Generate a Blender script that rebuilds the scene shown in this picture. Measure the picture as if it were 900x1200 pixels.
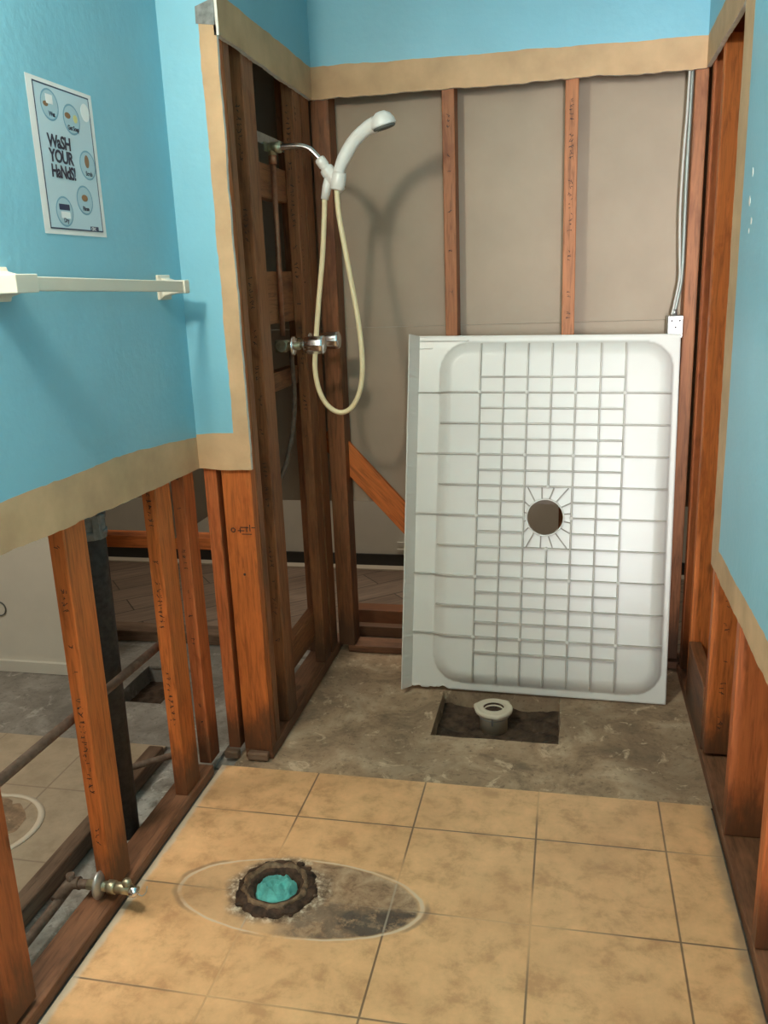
import bpy, bmesh, math, random
from mathutils import Vector, Matrix, noise
for o in list(bpy.data.objects): bpy.data.objects.remove(o)
S = bpy.context.scene
COL = S.collection
R = math.radians
# ------------------------------------------------------------------ camera
YAW, PITCH, ROLL, FPX, CAMZ = -0.21669588, 0.26410611, -0.03843814, 1012.37, 1.4266
f = Vector((math.sin(YAW)*math.cos(PITCH), math.cos(YAW)*math.cos(PITCH), -math.sin(PITCH)))
r0 = Vector((math.cos(YAW), -math.sin(YAW), 0)); u0 = r0.cross(f)
r = r0*math.cos(ROLL)+u0*math.sin(ROLL); u = -r0*math.sin(ROLL)+u0*math.cos(ROLL)
cd = bpy.data.cameras.new('camera'); cam = bpy.data.objects.new('camera', cd); COL.objects.link(cam)
m = Matrix(((r.x, u.x, -f.x, 0), (r.y, u.y, -f.y, 0), (r.z, u.z, -f.z, CAMZ), (0, 0, 0, 1)))
cam.matrix_world = m
cd.sensor_fit = 'HORIZONTAL'; cd.sensor_width = 36; cd.lens = 36*FPX/900; cd.clip_start = 0.02
S.camera = cam
# ------------------------------------------------------------------ world, light, exposure
w = bpy.data.worlds.new('world'); S.world = w; w.use_nodes = True
w.node_tree.nodes['Background'].inputs[0].default_value = (.75, .85, 1, 1)
w.node_tree.nodes['Background'].inputs[1].default_value = 0.05
S.view_settings.view_transform = 'Standard'; S.view_settings.look = 'None'
S.view_settings.gamma = 1; S.view_settings.use_curve_mapping = False
S.view_settings.exposure = 0.0
def light(name, kind, loc, power, color, size=.1, size_y=None, rot=(0, 0, 0), spread=None):
    d = bpy.data.lights.new(name, kind); o = bpy.data.objects.new(name, d); COL.objects.link(o)
    o.location = loc; o.rotation_euler = rot; d.energy = power; d.color = color
    if kind == 'AREA':
        d.size = size
        if size_y: d.shape = 'RECTANGLE'; d.size_y = size_y
        if spread: d.spread = spread
    else: d.shadow_soft_size = size
    return o
light('vanity_light', 'POINT', (-.905, .85, 2.15), 58, (1, .90, .74), .075)
light('back_right_fill_beam', 'AREA', (.34, -.93, 1.40), 8.6, (.95, .97, 1), .2, 1.6, (R(90), 0, R(-2)), R(33))  # unseen narrow beam added behind the camera to brighten the back right
light('side_fill', 'AREA', (-1.0, .1, 1.5), 4, (1, .96, .92), 1.0, 1.0, (0, R(-90), 0))  # unseen fill added at the left wall, lifts the right side
light('adjacent_ceiling_light', 'AREA', (-2.2, 1.3, 2.42), 26, (1, .93, .82), .6)
light('far_room_light', 'AREA', (-.9, 3.65, 2.4), 17, (1, .92, .8), .5)

# ------------------------------------------------------------------ materials
def mat(name, color, rough=.6, metal=0., spec=.5):
    M = bpy.data.materials.new(name); M.use_nodes = True
    b = M.node_tree.nodes['Principled BSDF']
    b.inputs['Base Color'].default_value = (*color, 1); b.inputs['Roughness'].default_value = rough
    b.inputs['Metallic'].default_value = metal; b.inputs['Specular IOR Level'].default_value = spec
    return M
class N:
    def __init__(s, M): s.t = M.node_tree; s.b = s.t.nodes['Principled BSDF']
    def n(s, typ, **kw):
        x = s.t.nodes.new(typ)
        for k, v in kw.items():
            if k.startswith('i_'): x.inputs[k[2:].replace('_', ' ')].default_value = v
            else: setattr(x, k, v)
        return x
    def l(s, a, b): s.t.links.new(a, b)
    def math(s, op, a, b=None, c=None, clamp=False):
        x = s.t.nodes.new('ShaderNodeMath'); x.operation = op; x.use_clamp = clamp
        for i, v in enumerate((a, b, c)):
            if v is None: continue
            if isinstance(v, (int, float)): x.inputs[i].default_value = v
            else: s.l(v, x.inputs[i])
        return x.outputs[0]
    def mix(s, fac, a, b):
        x = s.t.nodes.new('ShaderNodeMix'); x.data_type = 'RGBA'
        for i, v in ((0, fac), (6, a), (7, b)):
            if isinstance(v, (int, float)): x.inputs[i].default_value = v
            elif isinstance(v, tuple): x.inputs[i].default_value = (*v[:3], 1)
            else: s.l(v, x.inputs[i])
        return x.outputs[2]
    def coord(s, scale=(1, 1, 1), rnd=False):
        tc = s.n('ShaderNodeTexCoord'); mp = s.n('ShaderNodeMapping'); mp.inputs['Scale'].default_value = scale
        s.l(tc.outputs['Object'], mp.inputs['Vector'])
        if rnd:
            oi = s.n('ShaderNodeObjectInfo'); c = s.n('ShaderNodeCombineXYZ')
            k = s.math('MULTIPLY', oi.outputs['Random'], 37.)
            for i in range(3): s.l(k, c.inputs[i])
            s.l(c.outputs[0], mp.inputs['Location'])
        return mp.outputs[0]
    def noise(s, vec, scale, detail=4, rough=.55, dist=0):
        x = s.n('ShaderNodeTexNoise'); x.inputs['Scale'].default_value = scale; x.inputs['Detail'].default_value = detail
        x.inputs['Roughness'].default_value = rough; x.inputs['Distortion'].default_value = dist
        s.l(vec, x.inputs['Vector']); return x.outputs['Fac']
    def ramp(s, fac, stops):
        x = s.n('ShaderNodeValToRGB'); e = x.color_ramp.elements
        while len(e) < len(stops): e.new(.5)
        for el, (p, c) in zip(e, stops): el.position = p; el.color = (*c, 1)
        s.l(fac, x.inputs[0]); return x.outputs[0]
    def smooth(s, v, lo, hi):
        x = s.n('ShaderNodeMapRange'); x.interpolation_type = 'SMOOTHSTEP'; s.l(v, x.inputs[0])
        x.inputs[1].default_value = lo; x.inputs[2].default_value = hi; return x.outputs[0]
    def bump(s, h, strength, dist=.002):
        x = s.n('ShaderNodeBump'); x.inputs['Strength'].default_value = strength; x.inputs['Distance'].default_value = dist
        s.l(h, x.inputs['Height']); s.l(x.outputs[0], s.b.inputs['Normal'])
    def base(s, c): s.l(c, s.b.inputs['Base Color'])
def sc(c, k): return tuple(min(1, x*k) for x in c)
def mottled(name, color, amt=.15, scale=6, rough=.7, bump=0., bscale=60, spec=.4):
    M = mat(name, color, rough, 0, spec); n = N(M); v = n.coord()
    n.base(n.ramp(n.noise(v, scale, 5), [(.3, sc(color, 1-amt)), (.7, sc(color, 1+amt))]))
    if bump: n.bump(n.noise(v, bscale, 3), bump)
    return M
def wood(name, color, dark=.55, stain=.0, foot=.85):
    M = mat(name, color, .55, 0, .35); n = N(M); v = n.coord((1, 1, .07), True); v2 = n.coord((1, 1, .35), True)
    g = n.noise(v, 110, 5, .65, .8); big = n.noise(v2, 14, 4, .6, .6)
    c1 = n.ramp(g, [(.32, sc(color, dark)), (.5, color), (.7, sc(color, 1.22))])
    c2 = n.mix(n.smooth(big, .55, .75), c1, tuple(a*b for a, b in zip(color, (.6, .5, .45))))
    vo = n.n('ShaderNodeTexVoronoi'); vo.inputs['Scale'].default_value = 5.5; n.l(n.coord((1, 1, .5), True), vo.inputs['Vector'])
    kn = n.smooth(vo.outputs['Distance'], .085, .05)
    kn2 = n.math('SUBTRACT', 1, n.smooth(vo.outputs['Distance'], .05, .09))
    c3 = n.mix(n.math('MULTIPLY', kn2, .7), c2, sc(color, .25))
    if stain:
        st = n.noise(n.coord((1, 1, .3), True), 7, 5, .7)
        c3 = n.mix(n.math('MULTIPLY', n.smooth(st, .45, .7), stain), c3, sc(color, .22))
    ge = n.n('ShaderNodeNewGeometry'); sz = n.n('ShaderNodeSeparateXYZ'); n.l(ge.outputs['Position'], sz.inputs[0])
    wz = n.math('ADD', sz.outputs[2], n.math('MULTIPLY', n.math('SUBTRACT', n.noise(v2, 16, 5, .7), .5), .35))
    c3 = n.mix(n.math('MULTIPLY', n.math('SUBTRACT', 1, n.smooth(wz, .06, .24)), foot), c3, (.075, .038, .02))   # damp, dirty feet
    oi = n.n('ShaderNodeObjectInfo'); k = n.math('MULTIPLY_ADD', oi.outputs['Random'], .3, .85)
    hsv = n.n('ShaderNodeHueSaturation'); n.l(k, hsv.inputs['Value']); n.l(c3, hsv.inputs['Color'])
    n.base(hsv.outputs[0]); n.bump(g, .15, .001); return M
FIR = (.56, .155, .036)
M = {}
M['blue'] = mottled('blue_paint', (.225, .515, .635), .04, 4, .42, .6, 38)
M['grey_blue'] = mottled('chalky_blue_paint', (.225, .515, .635), .05, 4, .42, .6, 38)
M['paper'] = mottled('brown_drywall_paper', (.58, .38, .215), .14, 9, .85, .5, 22)
M['sheet'] = mottled('drywall_back_paper', (.40, .318, .238), .06, 5, .85, .05, 40)
M['gypsum'] = mottled('gypsum_edge', (.75, .72, .66), .1, 60, .9)
M['fir'] = wood('fir_lumber', FIR)
M['fir_brown'] = wood('brown_fir_lumber', (.36, .135, .052))
M['fir_dark'] = wood('shaded_stained_fir_lumber', (.30, .115, .045), .5, .55)  # browner base puts the plumbing wall's shade into the colour, plus stain blotches
M['fir_red'] = wood('red_fir_lumber', (.48, .135, .042), .6)
M['plate'] = wood('weathered_plate_lumber', (.27, .12, .06), .45, .8, .25)
M['plate_grey'] = wood('grey_weathered_lumber', (.20, .13, .085), .45, .7, .3)
M['ink'] = mat('stamp_ink', (.035, .022, .018), .8)
M['white'] = mottled('aged_white_plastic', (.70, .69, .64), .03, 3, .30)
M['white_rib'] = mottled('grimy_white_plastic', (.50, .475, .42), .15, 14, .45)
M['bead'] = mottled('dull_zinc', (.20, .21, .20), .3, 60, .6)
M['white_dirty'] = mottled('dirty_plastic_edge', (.36, .33, .28), .3, 30, .5)
M['plastic'] = mat('white_shower_plastic', (.85, .84, .80), .3)
M['bar'] = mottled('cream_plastic', (.72, .67, .56), .03, 10, .35)
M['hose'] = mat('cream_vinyl_hose', (.80, .68, .42), .35)
M['chrome'] = mat('chrome', (.85, .85, .86), .2, 1)
M['galv'] = mottled('galvanised_steel', (.45, .45, .43), .2, 40, .4); M['galv'].node_tree.nodes['Principled BSDF'].inputs['Metallic'].default_value = .8
M['brass'] = mottled('tarnished_brass', (.42, .38, .26), .3, 40, .38); M['brass'].node_tree.nodes['Principled BSDF'].inputs['Metallic'].default_value = .85
M['copper'] = mottled('oxidised_copper', (.36, .17, .10), .3, 30, .45); M['copper'].node_tree.nodes['Principled BSDF'].inputs['Metallic'].default_value = .7
M['oldpipe'] = mottled('crusty_pipe', (.15, .10, .07), .35, 60, .7, .4, 80)
M['iron'] = mottled('cast_iron', (.03, .028, .027), .5, 60, .65, .5, 120)
M['grate'] = mat('dark_rubber', (.12, .13, .12), .6)
M['dirt'] = mottled('damp_soil', (.075, .048, .03), .6, 25, .95, .9, 60)
M['rust'] = mottled('rusty_iron', (.055, .03, .017), .9, 45, .8, .9, 70)
M['rag'] = mottled('teal_cloth', (.11, .42, .38), .35, 30, .8, .3, 60)
M['caulk'] = mat('old_caulk', (.7, .62, .48), .7)
M['black'] = mat('dark_baseboard_vinyl', (.018, .017, .015), .5)
M['offwhite'] = mottled('off_white_wall', (.62, .60, .52), .05, 5, .6)
M['threshold'] = mat('beige_strip', (.50, .43, .33), .6)
M['cable'] = mat('grey_cable', (.27, .30, .27), .4, .3)
M['cablew'] = mat('white_cable', (.58, .57, .52), .5)
M['ceil'] = mat('ceiling_white', (.75, .75, .73), .8)
def concrete(name, base, dk, lt, amt=1.):
    X = mat(name, base, .8, 0, .3); n = N(X); v = n.coord()
    a = n.noise(v, 5, 8, .68, .5); b = n.noise(v, 30, 5, .65); big = n.noise(v, 2.4, 3, .5)
    c = n.ramp(a, [(.36, dk), (.5, base), (.64, lt)])
    c = n.mix(n.math('MULTIPLY', n.smooth(big, .42, .62), .5), c, dk)
    c = n.mix(n.math('MULTIPLY', n.smooth(b, .52, .68), .5), c, sc(dk, .8))
    c = n.mix(n.math('MULTIPLY', n.smooth(n.noise(v, 13, 7, .72, .7), .56, .66), .7), c, sc(lt, 1.3))
    c = n.mix(n.math('MULTIPLY', n.smooth(n.noise(v, 75, 3, .6), .60, .7), .5), c, sc(dk, .55))
    n.base(c); n.bump(b, .3, .003); return X
M['conc'] = concrete('shower_slab_concrete', (.40, .275, .17), (.21, .148, .095), (.54, .41, .275))
M['conc_white'] = concrete('chase_concrete', (.36, .34, .29), (.2, .18, .15), (.6, .58, .52))
M['conc_grey'] = concrete('adjacent_concrete', (.28, .26, .225), (.19, .175, .15), (.36, .34, .30))
def tiles(name, c1, c2, grout, ox, oy, px, py, gw, marks=False):
    X = mat(name, c1, .38, 0, .45); n = N(X); v = n.coord(); sp = n.n('ShaderNodeSeparateXYZ'); n.l(v, sp.inputs[0])
    x, y = sp.outputs[0], sp.outputs[1]
    a = n.noise(v, 13, 8, .68, .15); b = n.noise(v, 4, 3); fine = n.noise(v, 60, 3)
    c = n.ramp(a, [(.36, c2), (.5, c1), (.66, sc(c1, 1.14))])
    c = n.mix(n.math('MULTIPLY', n.smooth(b, .4, .7), .35), c, c2)
    def line(t, o, p):
        q = n.math('FRACT', n.math('DIVIDE', n.math('SUBTRACT', t, o), p))
        q = n.math('ABSOLUTE', n.math('SUBTRACT', q, .5))          # .5 at the joint
        return n.smooth(q, .5-gw/p, .5-gw*.45/p)
    g = n.math('MAXIMUM', line(x, ox, px), line(y, oy, py))
    gc = n.mix(n.smooth(n.noise(v, 2.2, 1), .45, .6), grout, sc(c1, .85))
    c = n.mix(n.math('MULTIPLY', g, .85), c, gc)
    if marks:
        # footprint of the removed toilet: caulk ring, brown wear inside, black stain at its right end
        def ell(cx, cy, rx, ry, k=.0):
            nx = n.math('ADD', n.math('DIVIDE', n.math('SUBTRACT', x, cx), rx), n.math('MULTIPLY', n.math('SUBTRACT', n.noise(v, 12, 3), .5), k))
            ny = n.math('ADD', n.math('DIVIDE', n.math('SUBTRACT', y, cy), ry), n.math('MULTIPLY', n.math('SUBTRACT', n.noise(v, 14, 3), .5), k))
            return n.math('SQRT', n.math('ADD', n.math('MULTIPLY', nx, nx), n.math('MULTIPLY', ny, ny)))
        e = ell(-.615, 1.672, .305, .135, .06)
        inside = n.math('SUBTRACT', 1, n.smooth(e, .93, .99))
        xr = n.smooth(x, -.66, -.58)
        wear = n.math('MULTIPLY', inside, xr)
        c = n.mix(n.math('MULTIPLY', inside, .25), c, (.42, .30, .19))
        stn = n.ramp(n.noise(v, 24, 7, .72, .4), [(.36, (.15, .09, .055)), (.5, (.33, .215, .13)), (.64, (.47, .34, .22))])
        c = n.mix(n.math('MULTIPLY', wear, .9), c, stn)
        dk = n.math('MULTIPLY', n.math('MULTIPLY', n.math('SUBTRACT', 1, n.smooth(ell(-.385, 1.605, .125, .06, 1.6), .75, 1.0)), inside), n.smooth(n.noise(v, 32, 6, .7), .38, .5))
        c = n.mix(n.math('MULTIPLY', dk, .85), c, (.035, .03, .028))
        low = n.math('MULTIPLY', n.math('MULTIPLY', inside, xr), n.math('SUBTRACT', 1, n.smooth(y, 1.655, 1.675)))
        c = n.mix(n.math('MULTIPLY', n.math('MULTIPLY', low, n.smooth(n.noise(v, 20, 6, .7), .4, .55)), .6), c, (.12, .095, .075))
        gl = n.math('MULTIPLY', n.math('MULTIPLY', line(x, -.39, .325), inside), .5); c = n.mix(gl, c, (.5, .42, .32))
        ring = n.math('MULTIPLY', n.math('MULTIPLY', n.smooth(e, .96, .98), n.math('SUBTRACT', 1, n.smooth(e, .995, 1.02))), n.smooth(n.noise(v, 7, 3), .3, .5))
        c = n.mix(n.math('MULTIPLY', ring, .8), c, (.66, .55, .40))
        out = n.math('MULTIPLY', n.smooth(e, 1.0, 1.02), n.math('SUBTRACT', 1, n.smooth(e, 1.03, 1.07)))
        c = n.mix(n.math('MULTIPLY', n.math('MULTIPLY', out, n.smooth(n.noise(v, 6, 2), .45, .6)), .6), c, (.2, .14, .09))
        fl = ell(-.676, 1.69, .135, .125, .5)
        scr = n.math('SUBTRACT', 1, n.smooth(fl, .8, 1.05))
        c = n.mix(n.math('MULTIPLY', scr, .9), c, n.ramp(n.noise(v, 42, 6, .75), [(.4, (.06, .04, .025)), (.52, (.34, .25, .17)), (.6, (.70, .62, .48))]))
        # pale mortar line where the left wall stood
        edge = n.math('SUBTRACT', 1, n.smooth(n.math('ADD', x, n.math('MULTIPLY', n.math('SUBTRACT', n.noise(v, 20, 3), .5), .02)), -1.016, -1.003))
        c = n.mix(n.math('MULTIPLY', edge, .8), c, (.62, .55, .43))
        er = n.smooth(n.math('ADD', x, n.math('MULTIPLY', n.math('SUBTRACT', n.noise(v, 15, 4), .5), .05)), .36, .395)
        c = n.mix(n.math('MULTIPLY', er, .65), c, (.22, .18, .13))
    n.base(c); n.bump(n.math('SUBTRACT', n.math('MULTIPLY', fine, .15), g), .35, .002); return X
M['tile'] = tiles('beige_floor_tile', (.72, .43, .21), (.54, .30, .14), (.14, .09, .055), -.0645, 1.982, .325, .314, .0032, True)
M['tile_adj'] = tiles('adjacent_floor_tile', (.45, .36, .25), (.38, .30, .20), (.30, .23, .16), -1.5, 1.69, .325, .314, .004)
def planks():
    X = mat('grey_wood_planks', (.16, .11, .08), .5); n = N(X); v = n.coord((1, 1, 1))
    br = n.n('ShaderNodeTexBrick'); br.inputs['Scale'].default_value = 1; br.offset = .37
    br.inputs['Brick Width'].default_value = 1.1; br.inputs['Row Height'].default_value = .16; br.inputs['Mortar Size'].default_value = .003
    br.inputs['Color1'].default_value = (.16, .115, .085, 1); br.inputs['Color2'].default_value = (.23, .175, .135, 1); br.inputs['Mortar'].default_value = (.04, .03, .02, 1)
    mp = n.n('ShaderNodeMapping'); mp.inputs['Rotation'].default_value = (0, 0, R(-40)); n.l(v, mp.inputs[0]); n.l(mp.outputs[0], br.inputs['Vector'])
    mp2 = n.n('ShaderNodeMapping'); mp2.inputs['Scale'].default_value = (1.5, 16, 1); n.l(mp.outputs[0], mp2.inputs[0])
    g = n.noise(mp2.outputs[0], 3, 5, .65)
    mx = n.n('ShaderNodeMix'); mx.data_type = 'RGBA'; mx.blend_type = 'MULTIPLY'; mx.inputs[0].default_value = .8
    n.l(br.outputs['Color'], mx.inputs[6]); n.l(n.ramp(g, [(.3, (.5, .45, .4)), (.7, (1.3, 1.2, 1.1))]), mx.inputs[7])
    n.base(mx.outputs[2]); return X
M['planks'] = planks()

# ------------------------------------------------------------------ object helpers
def tag(o, label=None, cat=None, group=None, kind=None):
    if label: o['label'] = label
    if cat: o['category'] = cat
    if group: o['group'] = group
    if kind: o['kind'] = kind
    return o
def empty(name, loc, label, cat, group=None):
    o = bpy.data.objects.new(name, None); COL.objects.link(o); o.location = loc; o.empty_display_size = .05
    return tag(o, label, cat, group)
class MB:
    def __init__(s): s.b = bmesh.new()
    def box(s, x0, x1, y0, y1, z0, z1, mi=0):
        vs = [s.b.verts.new(p) for p in ((x0,y0,z0),(x1,y0,z0),(x1,y1,z0),(x0,y1,z0),(x0,y0,z1),(x1,y0,z1),(x1,y1,z1),(x0,y1,z1))]
        for q in ((3,2,1,0),(4,5,6,7),(0,1,5,4),(1,2,6,5),(2,3,7,6),(3,0,4,7)):
            s.b.faces.new([vs[i] for i in q]).material_index = mi
        return s
    def prism(s, pts, off, mi=0, mside=None):
        """pts: planar 3D loop; off: extrusion vector"""
        off = Vector(off); a = [s.b.verts.new(p) for p in pts]; b = [s.b.verts.new(Vector(p)+off) for p in pts]
        s.b.faces.new(a).material_index = mi; s.b.faces.new(b[::-1]).material_index = mi
        n = len(a)
        for i in range(n):
            s.b.faces.new([a[i], b[i], b[(i+1) % n], a[(i+1) % n]][::-1]).material_index = mi if mside is None else mside
        return s
    def tube(s, pts, rad, seg=12, caps=True, mi=0):
        pts = [Vector(p) for p in pts]; n = len(pts)
        rads = rad if isinstance(rad, (list, tuple)) else [rad]*n
        t0 = (pts[1]-pts[0]).normalized(); ref = Vector((0, 0, 1)) if abs(t0.z) < .9 else Vector((0, 1, 0))
        nx = t0.cross(ref).normalized(); rings = []
        for i, p in enumerate(pts):
            t = (pts[min(i+1, n-1)]-pts[max(i-1, 0)]).normalized()
            nx = (nx-t*nx.dot(t)).normalized(); ny = t.cross(nx)
            rings.append([s.b.verts.new(p+(nx*math.cos(2*math.pi*k/seg)+ny*math.sin(2*math.pi*k/seg))*rads[i]) for k in range(seg)])
        for i in range(n-1):
            for k in range(seg):
                fc = s.b.faces.new([rings[i][k], rings[i][(k+1) % seg], rings[i+1][(k+1) % seg], rings[i+1][k]]); fc.smooth = True; fc.material_index = mi
        if caps:
            s.b.faces.new(rings[0][::-1]).material_index = mi; s.b.faces.new(rings[-1]).material_index = mi
        return s
    def lathe(s, prof, origin=(0, 0, 0), axis=(0, 0, 1), seg=32, lobes=None, closed=False, mi=0):
        ax = Vector(axis).normalized(); ref = Vector((0, 1, 0)) if abs(ax.z) > .9 else Vector((0, 0, 1))
        nx = ax.cross(ref).normalized(); ny = ax.cross(nx); O = Vector(origin); rings = []
        for (rr, h) in prof:
            ring = []
            for k in range(seg):
                a = 2*math.pi*k/seg; q = rr*(lobes(a, rr, h) if lobes else 1)
                ring.append(s.b.verts.new(O+ax*h+(nx*math.cos(a)+ny*math.sin(a))*q))
            rings.append(ring)
        m_ = len(rings)
        for i in range(m_ if closed else m_-1):
            A, B = rings[i], rings[(i+1) % m_]
            for k in range(seg):
                fc = s.b.faces.new([A[k], A[(k+1) % seg], B[(k+1) % seg], B[k]]); fc.smooth = True; fc.material_index = mi
        if not closed:
            if prof[0][0] > 1e-6: s.b.faces.new(rings[0][::-1])
            if prof[-1][0] > 1e-6: s.b.faces.new(rings[-1])
        return s
    def build(s, name, mats, parent=None, bevel=0, loc=None, recalc=True):
        if recalc: bmesh.ops.recalc_face_normals(s.b, faces=s.b.faces)
        me = bpy.data.meshes.new(name); s.b.to_mesh(me); s.b.free()
        for mm in (mats if isinstance(mats, list) else [mats]): me.materials.append(mm)
        o = bpy.data.objects.new(name, me); COL.objects.link(o)
        if loc is not None:
            me.transform(Matrix.Translation(-Vector(loc))); o.location = loc
        if parent is not None:
            o.parent = parent
            o.matrix_parent_inverse = Matrix.Translation(-parent.location) if parent.type == 'EMPTY' else Matrix.Identity(4)
        if bevel:
            bv = o.modifiers.new('bevel', 'BEVEL'); bv.width = bevel; bv.segments = 2; bv.limit_method = 'ANGLE'
        return o
def struct(o): o['kind'] = 'structure'; return o
def catmull(pts, n=8):
    P = [Vector(p) for p in pts]; P = [P[0]*2-P[1]]+P+[P[-1]*2-P[-2]]; out = []
    for i in range(1, len(P)-2):
        for k in range(n):
            t = k/n; a, b, c, d = P[i-1:i+3]
            out.append(.5*((2*b)+(c-a)*t+(2*a-5*b+4*c-d)*t*t+(3*b-a-3*c+d)*t**3))
    out.append(P[-2]); return out
def rough(p, q, amp, step=.015):
    """deterministic torn edge from p to q in a 2D (u, v) plane, end points kept"""
    p, q = Vector(p), Vector(q); L = (q-p).length; n = max(2, int(L/step)); d = (q-p)/L; nn = Vector((-d.y, d.x)); out = [p]
    for i in range(1, n):
        c = p+d*(L*i/n); s_ = noise.noise(Vector((c.x*9, c.y*9, 1.7)))*.8+noise.noise(Vector((c.x*40, c.y*40, 5.1)))*.5
        out.append(c+nn*amp*s_*min(1, i/3, (n-i)/3))
    return out
def loop2(*segs):
    """segs: points, or ('r', p, q, amp) rough edges; consecutive duplicates are dropped"""
    out = []
    for s_ in segs:
        ps = rough(*s_[1:]) + [Vector(s_[2])] if s_[0] == 'r' else [Vector(s_)]
        for p in ps:
            if not out or (out[-1]-p).length > 1e-5: out.append(p)
    if (out[0]-out[-1]).length < 1e-5: out.pop()
    return out
def board(name, x, y, z, axis, mt, label, group=None, bev=.0025, cat='wall stud', rotz=0, tilt=0):
    """a length of lumber, its grain along its own z"""
    cx, cy, cz = sum(x)/2, sum(y)/2, sum(z)/2; dx, dy, dz = x[1]-x[0], y[1]-y[0], z[1]-z[0]
    b = MB()
    if axis == 'z': b.box(-dx/2, dx/2, -dy/2, dy/2, -dz/2, dz/2); rot = (0, 0, rotz)
    elif axis == 'x': b.box(-dz/2, dz/2, -dy/2, dy/2, -dx/2, dx/2); rot = (0, R(90)+tilt, 0)
    else: b.box(-dx/2, dx/2, -dz/2, dz/2, -dy/2, dy/2); rot = (R(90), 0, 0)
    o = b.build(name, mt, bevel=bev); o.location = (cx, cy, cz); o.rotation_euler = rot
    tag(o, label, cat, group); return o
random.seed(4)
def ink(st, face, dims, z0, z1, size=.018, off=0., seed=0, dens=1.):
    """faint printed grade stamps along a stud: short strokes on its 'x' or 'y' face (st local axes)"""
    rng = random.Random(seed); b = MB(); z = z0; dx, dy = dims[0]/2, dims[1]/2
    def stroke(u0_, v0_, u1_, v1_, wd=.0016):
        p, q = Vector((u0_, v0_)), Vector((u1_, v1_)); d = (q-p).normalized(); nn = Vector((-d.y, d.x))*wd/2
        c = [p+nn, p-nn, q-nn, q+nn]
        if face == 'y': pts = [(a.x, -dy-.0004, a.y) for a in c]; ex = (0, -.0002, 0)
        else: pts = [(dx+.0004 if face == 'x' else -dx-.0004, a.x, a.y) for a in c]; ex = (.0002 if face == 'x' else -.0002, 0, 0)
        b.prism(pts, ex)
    while z < z1:
        if rng.random() < .78*dens:
            h = rng.uniform(.006, .014)
            for k in range(rng.randint(2, 4)):
                a = off+rng.uniform(-size/2, size/2); a2 = off+rng.uniform(-size/2, size/2)
                stroke(a, z+rng.uniform(0, h), a2, z+rng.uniform(0, h))
            z += h+.006
        else: z += rng.uniform(.02, .09)
    o = b.build('ink_stamp', M['ink'], st); o['label'] = 'faded black lumber grade stamps'; o['kind'] = 'stuff'; return o

# ------------------------------------------------------------------ key planes
XL, XLs = -1.025, -1.038          # left wall: drywall face, stud face
YN = 2.24                          # nib drywall face
XA = -.864                         # alcove left drywall face
XAs = -.877
XR = .392; XRs = .405
YB, YBs = 3.047, 3.06
H = 2.44
# ------------------------------------------------------------------ floors
def slab(name, mt, rects, z, th, label=None):
    b = MB()
    for (x0, x1, y0, y1) in rects: b.box(x0, x1, y0, y1, z-th, z)
    return struct(b.build(name, mt))
# alcove pit -.42..-.012 x 2.475..2.79 ; toilet flange hole centre (-.676, 1.69)
fx, fy, fr = -.676, 1.69, .062
b = MB()
# tiled floor with a round hole
seg = 32; ring = [(fx+fr*math.cos(2*math.pi*k/seg), fy+fr*math.sin(2*math.pi*k/seg)) for k in range(seg)]
sq = []
for k in range(seg):
    c, s_ = math.cos(2*math.pi*k/seg), math.sin(2*math.pi*k/seg); q = .2/max(abs(c), abs(s_)); sq.append((fx+c*q, fy+s_*q))
va = [b.b.verts.new((*p, 0)) for p in ring]; vb = [b.b.verts.new((*p, 0)) for p in sq]; vc = [b.b.verts.new((*p, -.09)) for p in ring]
for k in range(seg):
    j = (k+1) % seg; b.b.faces.new([va[k], vb[k], vb[j], va[j]]); b.b.faces.new([va[k], va[j], vc[j], vc[k]])
b.b.faces.new(vc)
x0, x1, y0, y1 = fx-.2, fx+.2, fy-.2, fy+.2
for (a0, a1, c0, c1) in ((-1.025, x0, -1, 2.2), (x1, .397, -1, 2.2), (x0, x1, -1, y0), (x0, x1, y1, 2.2)):
    b.b.faces.new([b.b.verts.new(p) for p in ((a0, c0, 0), (a1, c0, 0), (a1, c1, 0), (a0, c1, 0))])
for (p, q) in (((-1.025, -1), (-1.025, 2.2)), ((-1.025, 2.2), (.397, 2.2)), ((.397, 2.2), (.397, -1))):
    b.b.faces.new([b.b.verts.new((*p, 0)), b.b.verts.new((*q, 0)), b.b.verts.new((*q, -.012)), b.b.verts.new((*p, -.012))])
struct(b.build('floor', M['tile']))
px0, px1, py0, py1 = -.42, -.012, 2.475, 2.79
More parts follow.
